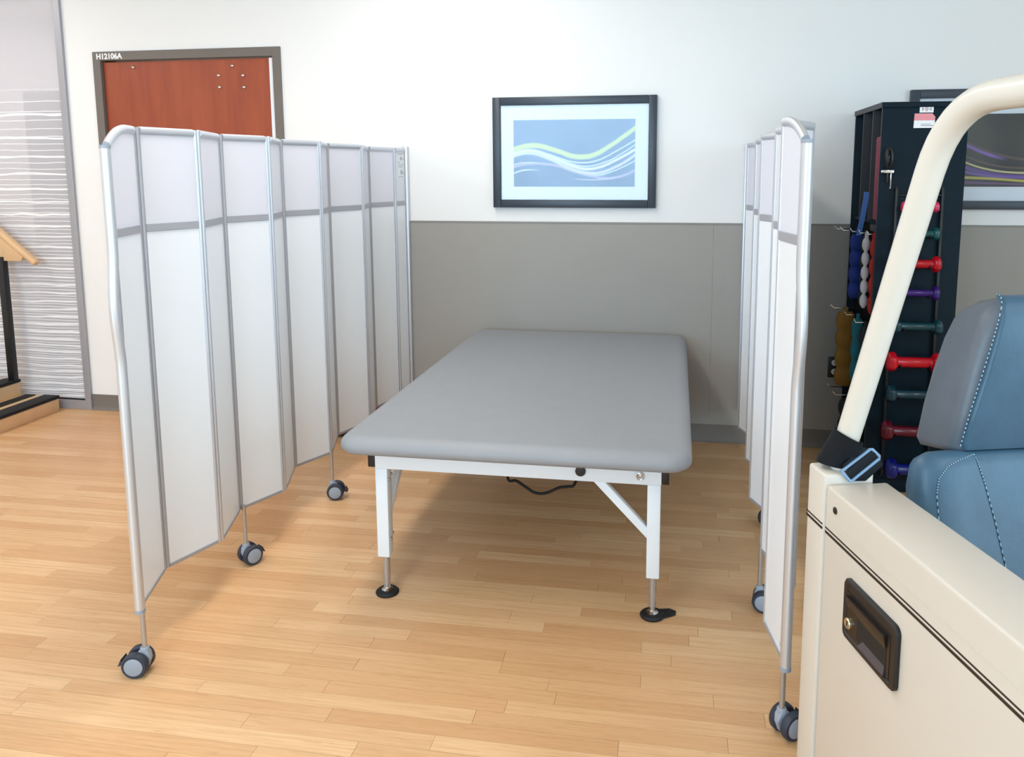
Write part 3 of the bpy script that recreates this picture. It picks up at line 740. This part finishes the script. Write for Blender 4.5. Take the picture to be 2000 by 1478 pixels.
# foam slab and odds and ends in the upper slots
tag(obj('foam_slab', MB().box(KX0+.004, KX0+.15, 3.805, 3.895, 1.279, 1.665), M_darkred, bevel=.012, seg=3, loc=(KX0+.08, 3.84, 1.279)), 'upright maroon foam slab in the front slot of the storage rack', 'foam slab')
tag(obj('band_strap', MB().loft([[(x-.013, y-.004, z), (x+.013, y+.004, z), (x+.013, y+.006, z), (x-.013, y-.002, z)] for z, x, y in ((1.41, .8842, 3.951), (1.385, .8842, 3.951), (1.33, .879, 3.957), (1.27, .873, 3.968), (1.224, .869, 3.984), (1.20, .868, 3.984))]), mat('light_blue_band', (92, 134, 208), .6), loc=(.87, 3.95, 1.2)), 'light blue elastic band draped over the middle of the storage rack side', 'exercise band')
tag(obj('grey_pad', MB().box(KX0+.013, KX0+.0345, 3.802, 3.965, 1.2238, 1.2615), mat('charcoal_pad', (66, 64, 64), .8), bevel=.006, loc=(KX0+.024, 3.88, 1.2238)), 'charcoal foam pad under the shelf of the storage rack', 'pad')
# hooks on the side, pointing at the treatment table
def hook(y, z, L):
    return obj('hook', MB().tube([(KX0+.036, y, z), (KX0-L*.85, y, z-.004), (KX0-L, y, z+.012)], .0026, 6), M_chrome, rk)
HK = [(3.825, 1.222, .03), (3.90, 1.222, .05), (3.99, 1.222, .07), (4.075, 1.222, .10), (4.17, 1.222, .11), (3.86, .80, .06), (3.985, .815, .08), (4.12, .825, .12), (4.02, .40, .11), (4.17, .40, .11)]
for q in HK: hook(*q)
def cuff(y, z0, z1, wd, th, xoff, col, nm, lab, bumps, strap=.03, cat='cuff weight'):
    """soft weight hanging from its loop: pouches separated by seams"""
    mt = mat(nm, col, .75, bump=(300, .3), mottle=.08, mscale=20)
    root = empty('cuff_weight', (KX0-xoff, y, z0), lab, cat, 'cuff weights on the storage rack side')
    rings = []; H = z1-strap-z0; K = bumps*5
    for k in range(K+1):
        t = k/K; b = abs(math.sin(PI*t*bumps))**.6
        ww = wd*(.45+.55*b); hh = th*(.72+.28*b) if th > .02 else th*(.35+.65*b); z = z0+H*t; lean = .006*math.sin(2.2*t)
        sq = lambda v: math.copysign(abs(v)**(.45 if th > .02 else 1), v)
        rings.append([(KX0-xoff+hh*sq(math.cos(a)), y+ww*sq(math.sin(a))+lean, z) for a in [q*2*PI/16 for q in range(16)]])
    obj('pouch', MB().loft(rings), mt, root, smooth=60)
    hy, hz, hl = min(HK, key=lambda q: abs(q[0]-y)+abs(q[1]-z1))
    f = (xoff+.036)/(.036+hl*.85); zt = hz-.004*f+.0026+.0017      # top of the hook where the loop sits
    lw = min(.0095, wd*.45); x = KX0-xoff; ln_ = .005; zb = z1-strap-.005
    obj('loop', MB().tube([(x, y-lw+ln_, zb), (x, y-lw+.002, (zb+zt)/2), (x, y-lw*.75, zt-.0045), (x, y-lw*.35, zt-.0006), (x, y, zt), (x, y+lw*.35, zt-.0006), (x, y+lw*.75, zt-.0045), (x, y+lw+.002, (zb+zt)/2), (x, y+lw*.6+ln_, zb)], .0075, 8, ry=.0018, ref=(1, 0, 0)), mt, root)
cuff(4.075, .880, 1.228, .030, .030, .017, (18, 46, 128), 'navy_cuff', 'royal blue cuff weight hanging on the upper hooks of the storage rack', 4)
cuff(3.990, .855, 1.228, .024, .018, .000, (14, 40, 26), 'green_cuff', 'dark green cuff weight hanging on the upper hooks of the storage rack', 4)
cuff(3.900, .860, 1.228, .017, .019, .012, (206, 196, 198), 'white_cuff', 'white beaded cuff weight hanging on the upper hooks of the storage rack', 5)
cuff(3.825, .845, 1.228, .018, .016, -.004, (168, 34, 22), 'red_cuff', 'orange red cuff weight hanging on the upper hooks of the storage rack', 4)
cuff(4.120, .42, .832, .026, .045, .042, (132, 92, 20), 'mustard_cuff', 'mustard yellow cuff weight hanging on the lower hooks of the storage rack', 4)
cuff(3.985, .48, .822, .026, .026, .014, (24, 104, 116), 'teal_cuff', 'teal cuff weight hanging on the lower hooks of the storage rack', 3)
cuff(3.860, .42, .806, .026, .024, .005, (18, 18, 20), 'black_cuff', 'black cuff weight hanging on the lower hooks of the storage rack', 3)
cuff(4.02, .10, .406, .03, .042, .035, (20, 20, 22), 'black_cuff_long', 'black cuff weight on the lowest hooks beside the mustard one', 3)

# ------------------------------------------------------------------ training stairs at the frosted partition
st = empty('training_stairs', (-4.3, 4.0, 0), 'wooden training stairs with black treads and handrail by frosted partition', 'stairs')
SY0, SY1 = 3.3, 4.305
for i, (x1, z) in enumerate(((-3.882, .098), (-4.155, .195), (-4.43, .292))):
    x0 = x1-.30 if i < 2 else -5.3
    z0 = 0
    obj('step', MB().box(x0, x1, SY0, SY1, z0, z-.004), M_plywood, st, bevel=.003)
    obj('tread_strip', MB().box(x1-.105, x1+.005, SY0, SY1+.003, z-.004, z+.003), M_grip, st, bevel=.002)
    obj('tread_strip', MB().box(x1-.235, x1-.165, SY0, SY1, z-.004, z+.001), M_grip, st, smooth=0)
    obj('tread_lip', MB().box(x1, x1+.005, SY0, SY1+.003, z-.016, z-.004), M_grip, st, smooth=0)
for y in (SY1-.03,):
    obj('handrail_post', MB().box(-4.192, -4.150, y-.02, y+.02, .198, .99), M_foot, st, bevel=.003)
    obj('handrail_post', MB().box(-5.1, -5.06, y-.02, y+.02, .29, 1.7), M_foot, st, bevel=.003)
    a, b = Vector((-3.925, y, .950)), Vector((-5.2, y, .950+1.275*.80))
    hr = obj('handrail', MB().bar(a, b, .045, .035), M_plywood, st, bevel=.012, seg=3)
    obj('gusset', MB().prism([(-4.03, y-.009, .965), (-4.01, y-.009, 1.0), (-4.35, y-.009, 1.27), (-4.6, y-.009, 1.27), (-4.6, y-.009, .965)], (0, .018, 0)), M_plywood, st, bevel=.002)
    obj('screw', MB().lathe([(0, .006), (.003, .005)], (-4.155, y-.009, 1.02), (0, -1, 0), 8), M_chrome, st)

# ------------------------------------------------------------------ black and red bag on the floor behind the left screen
bg = empty('duffel_bag', (-1.95, 4.2, 0), 'black duffel bag with a red end lying behind the folding screen', 'bag')
def bagring(x, k):
    sq = lambda v: math.copysign(abs(v)**.42, v)
    return [(x, 4.20+.118*k*sq(math.cos(a)), .086+.085*k*sq(math.sin(a))) for a in [(q+.5)*2*PI/20 for q in range(20)]]
obj('bag_body', MB().loft([bagring(-2.15, .8), bagring(-2.12, 1), bagring(-1.83, 1)]), mat('black_nylon', (16, 15, 17), .75, bump=(400, .3)), bg)
obj('bag_end', MB().loft([bagring(-1.83, 1.0), bagring(-1.76, 1.0), bagring(-1.70, .96), bagring(-1.685, .8)]), mat('red_nylon', (160, 14, 22), .7, bump=(400, .3)), bg)
obj('bag_strap', MB().tube([(-2.08, 4.09, .10), (-2.06, 4.10, .17), (-1.97, 4.16, .19), (-1.90, 4.10, .17), (-1.88, 4.09, .10)], .004, 6, ry=.012), M_black, bg)

# ------------------------------------------------------------------ car transfer simulator
CO = Vector((.287, 1.630, 0)); cdv = Vector((.281, -.9597, 0)).normalized(); cn = Vector((-cdv.y, cdv.x, 0))
def L(s, n, z): return CO+cdv*s+cn*n+Vector((0, 0, z))
def lbox(s0, s1, n0, n1, z0, z1):
    return MB().hexa([L(s0, n0, z0), L(s1, n0, z0), L(s1, n1, z0), L(s0, n1, z0), L(s0, n0, z1), L(s1, n0, z1), L(s1, n1, z1), L(s0, n1, z1)])
car = empty('car_simulator', tuple(L(.5, .4, 0)), 'cream car transfer simulator with door, roof pillar and car seat', 'car simulator')
SE = 1.25   # front end of the door
obj('body_post', lbox(-.018, .054, 0, .105, .07, .900), M_cream, car, bevel=.006, seg=3)
door = obj('car_door', lbox(.0625, SE, 0, .128, .10, .883), M_cream, car, bevel=.006, seg=3, label='cream enamelled car door')
obj('gap_strip', lbox(.0535, .063, .012, .10, .10, .87), mat('pale_strip', (214, 220, 216), .4), car, smooth=0)  # pale strip filling the gap between post and door
obj('pinstripe', lbox(.066, SE-.01, -.0006, .0004, .795, .7982), M_stripe, door, smooth=0)
obj('pinstripe', lbox(.066, SE-.01, -.0006, .0004, .785, .7905), M_stripe, door, smooth=0)
obj('pinstripe', lbox(-.0186, .052, -.0006, .0004, .795, .7982), M_stripe, car, smooth=0)
obj('pinstripe', lbox(-.0186, .052, -.0006, .0004, .785, .7905), M_stripe, car, smooth=0)
obj('door_crease', lbox(.09, SE-.01, -.0008, .0004, .822, .8235), M_cream, door, smooth=0)
obj('screw_cover', MB().lathe([(0, .007), (.002, .007), (.003, .005)], L(.103, 0, .847), -cn, 14), M_stripe, door)
# recessed latch plate
HS0, HS1, HZ0, HZ1 = .164, .343, .627, .746
def rr(s0, s1, z0, z1, r, n, k=5):
    R = []
    for cs, cz, a0 in ((s1-r, z1-r, 0), (s0+r, z1-r, PI/2), (s0+r, z0+r, PI), (s1-r, z0+r, 3*PI/2)):
        for q in range(k+1):
            a = a0+PI/2*q/k; R.append(L(cs+r*math.cos(a), n, cz+r*math.sin(a)))
    return R
lt = MB().loft([rr(HS0, HS1, HZ0, HZ1, .014, .0), rr(HS0, HS1, HZ0, HZ1, .014, -.006), rr(HS0+.003, HS1-.003, HZ0+.003, HZ1-.003, .012, -.009), rr(HS0+.010, HS1-.010, HZ0+.010, HZ1-.010, .008, -.009), rr(HS0+.012, HS1-.012, HZ0+.012, HZ1-.012, .007, -.0065)], caps=True)
lat = obj('latch_plate', lt, M_black, door, smooth=40, label='black recessed door latch with lock')
obj('latch_bezel', lbox(HS0+.012, HS1-.02, -.0072, -.006, HZ0+.014, HZ1-.024), M_latch, lat, smooth=0)
obj('latch_paddle', MB().hexa([L(HS0+.018, -.0085, .690), L(HS1-.030, -.0085, .690), L(HS1-.030, -.006, .690), L(HS0+.018, -.006, .690), L(HS0+.018, -.0145, .716), L(HS1-.030, -.0145, .716), L(HS1-.030, -.006, .716), L(HS0+.018, -.006, .716)]), M_latch, lat, bevel=.001)
# finger well: flat dark sheet stands in for a shaded pocket, sloping lip below
obj('finger_well_shade', MB().prism([L(HS0+.052, -.0076, .652), L(HS0+.052, -.0076, .690), L(HS1-.030, -.0076, .690), L(HS1-.030, -.0076, .642), L(HS0+.060, -.0076, .642)], cn*.001), M_rubber, lat, smooth=0)
obj('well_lip', MB().hexa([L(HS0+.060, -.0105, .640), L(HS1-.032, -.0105, .640), L(HS1-.032, -.0075, .640), L(HS0+.060, -.0075, .640), L(HS0+.075, -.0082, .658), L(HS1-.032, -.0082, .658), L(HS1-.032, -.0075, .658), L(HS0+.075, -.0075, .658)]), mat('well_grey', (70, 68, 74), .35), lat, smooth=0)
lk = obj('lock_cylinder', MB().lathe([(0, .0105), (.004, .0105), (.006, .009), (.0055, .007)], L(.189, -.0072, .664), -cn, 20), mat('lock_brass', (196, 182, 150), .25, metal=.9), lat)
obj('key_slot', MB().hexa([L(.1885, -.0135, .659), L(.1895, -.0135, .659), L(.1895, -.0128, .659), L(.1885, -.0128, .659), L(.1885, -.0135, .669), L(.1895, -.0135, .669), L(.1895, -.0128, .669), L(.1885, -.0128, .669)]), M_black, lk, smooth=0)
# roof tube: rear pillar leaning forward, bend, roof rail, front pillar
TN = .05
tp = [(.016, .905), (.042, .971), (.113, 1.141), (.196, 1.341), (.262, 1.500)]
for k in range(1, 9):     # bend
    a = k/8
    p0, p1_, p2 = Vector((.262, 1.500)), Vector((.309, 1.6115)), Vector((.420, 1.6115))
    q = p0*(1-a)**2+p1_*2*a*(1-a)+p2*a*a; tp.append((q.x, q.y))
tp += [(.55, 1.6115), (.75, 1.6115), (.95, 1.6115)]
for k in range(1, 9):
    a = k/8; p0, p1_, p2 = Vector((.95, 1.6115)), Vector((1.02, 1.6115)), Vector((1.05, 1.54))
    q = p0*(1-a)**2+p1_*2*a*(1-a)+p2*a*a; tp.append((q.x, q.y))
tp += [(1.30, .90)]
obj('roof_tube', MB().tube([L(s, TN, z) for s, z in tp], .0232, 20, ref=tuple(cn)), M_tube, car, label='ivory bent tube forming pillar and roof rail')
obj('front_post', lbox(SE+.004, SE+.09, 0, .105, .07, .900), M_cream, car, bevel=.006)
obj('floor_pan', lbox(-.15, 1.33, .13, .95, .12, .17), M_cream, car, bevel=.004)
for s in (.02, 1.25):
    for n_ in (.02, .86):
        obj('foot', lbox(s, s+.08, n_, n_+.08, 0, .12), M_foot, car, bevel=.004)
obj('body_sill', lbox(-.018, 1.34, .0, .13, .05, .10), M_cream, car, bevel=.004)
# seat (bolted to the floor pan)
NC = .505
def qhex(bot, top):   # bot/top: lists of (s,n,z)
    return MB().hexa([L(*q) for q in bot]+[L(*q) for q in top])
sc = obj('seat_cushion', qhex([(.06, NC-.26, .34), (.60, NC-.26, .34), (.60, NC+.26, .34), (.06, NC+.26, .34)], [(.06, NC-.26, .47), (.60, NC-.26, .51), (.60, NC+.26, .51), (.06, NC+.26, .47)]), M_leather, car, bevel=.05, seg=4)
obj('seat_base', lbox(.10, .55, NC-.2, NC+.2, .17, .345), M_black, car, bevel=.01)
# backrest: bolster to bolster, leaning back
def seatback(nl, nr):
    rings = []
    for z, s, kn, th in ((.46, .155, 1.0, .12), (.60, .115, 1.0, .12), (.75, .068, 1.0, .115), (.84, .040, .985, .105), (.885, .026, .955, .085), (.907, .016, .90, .05), (.914, .005, .82, .02)):
        c = (nl+nr)/2; hw = (nr-nl)/2*kn; R = []
        # rounded rectangle section, bolsters standing slightly proud
        pr = [(-1, .0), (-.985, .55), (-.93, .86), (-.84, 1.0), (-.66, .97), (-.55, .86), (0, .84), (.55, .86), (.66, .97), (.84, 1.0), (.93, .86), (.985, .55), (1, 0), (.9, -.75), (.6, -1), (-.6, -1), (-.9, -.75)]
        for a, b in pr: R.append(L(s-th*.5+th*.5*b, c+hw*a, z))
        rings.append(R)
    return MB().loft(rings)
NL, NRR = .212, .212+2*(NC-.212)
bk = obj('seat_back', seatback(NL, NRR), M_leather, car, smooth=60, label='blue grey leather seat back')
# headrest: tapered block, one leather; sky-lit front and greyer sides put in by colour
def rsec(s0, s1, hw, z0, z1, r, k=5):
    # rounded rectangle in plan; z tilts from the back (z0) to the front (z1)
    R_ = []
    for cs, cn_, a0 in ((s1-r, hw-r, 0), (s0+r, hw-r, PI/2), (s0+r, -hw+r, PI), (s1-r, -hw+r, 3*PI/2)):
        for q in range(k+1):
            a = a0+PI/2*q/k; ss = cs+r*math.cos(a); nn_ = cn_+r*math.sin(a)
            R_.append(L(ss, NC+nn_, z0+(z1-z0)*(ss-s0)/(s1-s0)))
    return R_
hsec = [(-.120, -.035, .155, .878, .905, .02), (-.145, -.006, .185, .882, .912, .022), (-.148, -.002, .194, .90, .925, .024), (-.148, .0, .182, .98, .995, .026), (-.146, -.001, .166, 1.06, 1.075, .028), (-.143, -.003, .148, 1.13, 1.15, .030), (-.138, -.006, .132, 1.175, 1.20, .032), (-.130, -.012, .116, 1.197, 1.226, .034), (-.115, -.028, .094, 1.212, 1.240, .034), (-.085, -.05, .05, 1.222, 1.236, .016)]
hd = obj('headrest', MB().loft([rsec(*q) for q in hsec]), M_leather_shade, car, smooth=60, label='leather headrest, lit front and shaded sides put in by colour')
fsec = [(-.02, .004, .170, .918, .918, .008), (-.02, .008, .176, .935, .935, .009), (-.02, .010, .160, 1.0, 1.0, .010), (-.02, .010, .140, 1.075, 1.075, .010), (-.021, .007, .120, 1.15, 1.15, .010), (-.024, .002, .106, 1.20, 1.20, .010), (-.032, -.008, .096, 1.226, 1.229, .008), (-.05, -.022, .088, 1.240, 1.241, .006)]
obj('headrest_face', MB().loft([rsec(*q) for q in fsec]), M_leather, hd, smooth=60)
for n_ in (NC-.07, NC+.07):
    obj('headrest_post', MB().cyl(L(-.06, n_, .84), L(-.06, n_, .93), .007, 10), M_chrome, car)
def stitches(path, parent, name='stitching', r=.0011, step=.008):
    P = [Vector(q) for q in path]; mb = MB(); seam = MB().tube(P, .0008, 6)
    obj('seam', seam, M_seam, parent)
    for i in range(len(P)-1):
        d = P[i+1]-P[i]; n_ = max(1, int(d.length/step))
        for k in range(n_): mb.tube([P[i]+d*((k+.15)/n_), P[i]+d*((k+.65)/n_)], r, 5)
    o = obj(name, mb, M_thread, parent); o['kind'] = 'stuff'
SECS = ((.46, .155, 1.0, .12), (.60, .115, 1.0, .12), (.75, .068, 1.0, .115), (.84, .040, .985, .105), (.885, .026, .955, .085), (.907, .016, .90, .05), (.914, .005, .82, .02))
PRF = [(-1, .0), (-.985, .55), (-.93, .86), (-.84, 1.0), (-.66, .97), (-.55, .86), (0, .84)]
def onback(n_, z):
    for q0, q1 in zip(SECS, SECS[1:]):
        if q0[0] <= z <= q1[0]:
            t = (z-q0[0])/(q1[0]-q0[0]); s_, kn, th = (q0[i]+(q1[i]-q0[i])*t for i in (1, 2, 3)); break
    a = -abs(n_-NC)/((NC-NL)*kn)
    for (a0, b0), (a1, b1) in zip(PRF, PRF[1:]):
        if a0 <= a <= a1: bb = b0+(b1-b0)*(a-a0)/(a1-a0); break
    else: bb = 0
    return L(s_-th*.5+th*.5*bb+.0012, n_, z)
def dense(pts, k=6):
    out = []
    for p, q in zip(pts, pts[1:]):
        for i in range(k): out.append(tuple(p[j]+(q[j]-p[j])*i/k for j in range(len(p))))
    return out+[pts[-1]]
for sg in (-1, 1):
    mn = lambda n_: n_ if sg < 0 else 2*NC-n_
    stitches([L(s_, mn(n_), z) for s_, n_, z in dense([(.001, .326, .925), (.002, .342, 1.0), (.002, .362, 1.075), (.001, .382, 1.15), (-.003, .396, 1.200), (-.010, .405, 1.228), (-.026, .413, 1.243), (-.05, .418, 1.244)], 2)], hd)
    stitches([onback(mn(n_), z) for n_, z in dense([(.352, .9115), (.318, .905), (.285, .893), (.263, .872), (.254, .84), (.251, .76), (.250, .65), (.250, .55)])], bk)
    stitches([onback(mn(n_), z) for n_, z in dense([(.352, .9115), (.358, .89), (.368, .85), (.380, .78), (.390, .70), (.396, .62)])], bk)
stitches([onback(n_, .640) for n_ in (.397, .43, .47, .505, .54, .58, .613)], bk)

# seat belt webbing looped round the foot of the pillar, with its slide buckle
sb = empty('seat_belt', tuple(L(.04, .06, .90)), 'black seat belt strap with slide buckle looped round the pillar foot', 'seat belt')
def loopring(c, ax, ru, rv, u, k=24):
    ax = ax.normalized(); u = (u-ax*u.dot(ax)).normalized(); v = ax.cross(u)
    return [c+u*ru*math.cos(a)+v*rv*math.sin(a) for a in [q*2*PI/k for q in range(k)]]
rt2 = Vector((rt.x, rt.y, 0)).normalized()
def axl(t): return (Vector((0, 0, 1))+rt2*t).normalized()
def pillar(z): return .042+(z-.971)*.4176       # s of the tube axis at height z
RG = ((.978, .0315, .0315, .000, .50), (.957, .035, .0305, .000, .42), (.932, .039, .0300, -.003, .28), (.9075, .0425, .0300, -.006, .15))
rings = [loopring(L(pillar(z), TN+dn, z), axl(t), ru, rv, rt2) for z, ru, rv, dn, t in RG]
inner = [loopring(L(pillar(z), TN+dn, z), axl(t), ru-.002, rv-.002, rt2) for z, ru, rv, dn, t in reversed(RG)]
obj('webbing_loop', MB().loft(rings+inner, closed=True), M_web, sb, smooth=60)
# the tail of the strap leaves to the right through the buckle
SB = .0582
def lprism(poly, s0, s1): return MB().prism([L(s0, a_, z) for a_, z in poly], cdv*(s1-s0))
obj('webbing_tail', lprism([(.034, .908), (.094, .950), (.073, .957), (.052, .936), (.036, .922)], SB-.0027, SB+.0003), M_web, sb, bevel=.0006)
BK = [(.033, .908), (.036, .911), (.090, .951), (.095, .951), (.111, .936), (.111, .931), (.056, .888), (.050, .888)]
obj('buckle', MB().tube([L(SB, a_, z) for a_, z in BK], .0033, 8, closed=True), M_buckle, sb, label='blue grey slide buckle')
obj('strap_fold', MB().tube([L(SB, .047, .8985), L(SB, .102, .9415)], .011, 12, ry=.0029, ref=tuple(cn*.6-Vector((0, 0, .78)))), M_web, sb)
obj('strap_end', lprism([(.060, .8865), (.084, .8855), (.120, .917), (.112, .934)], SB-.0015, SB+.0015), M_web, sb, bevel=.0006)
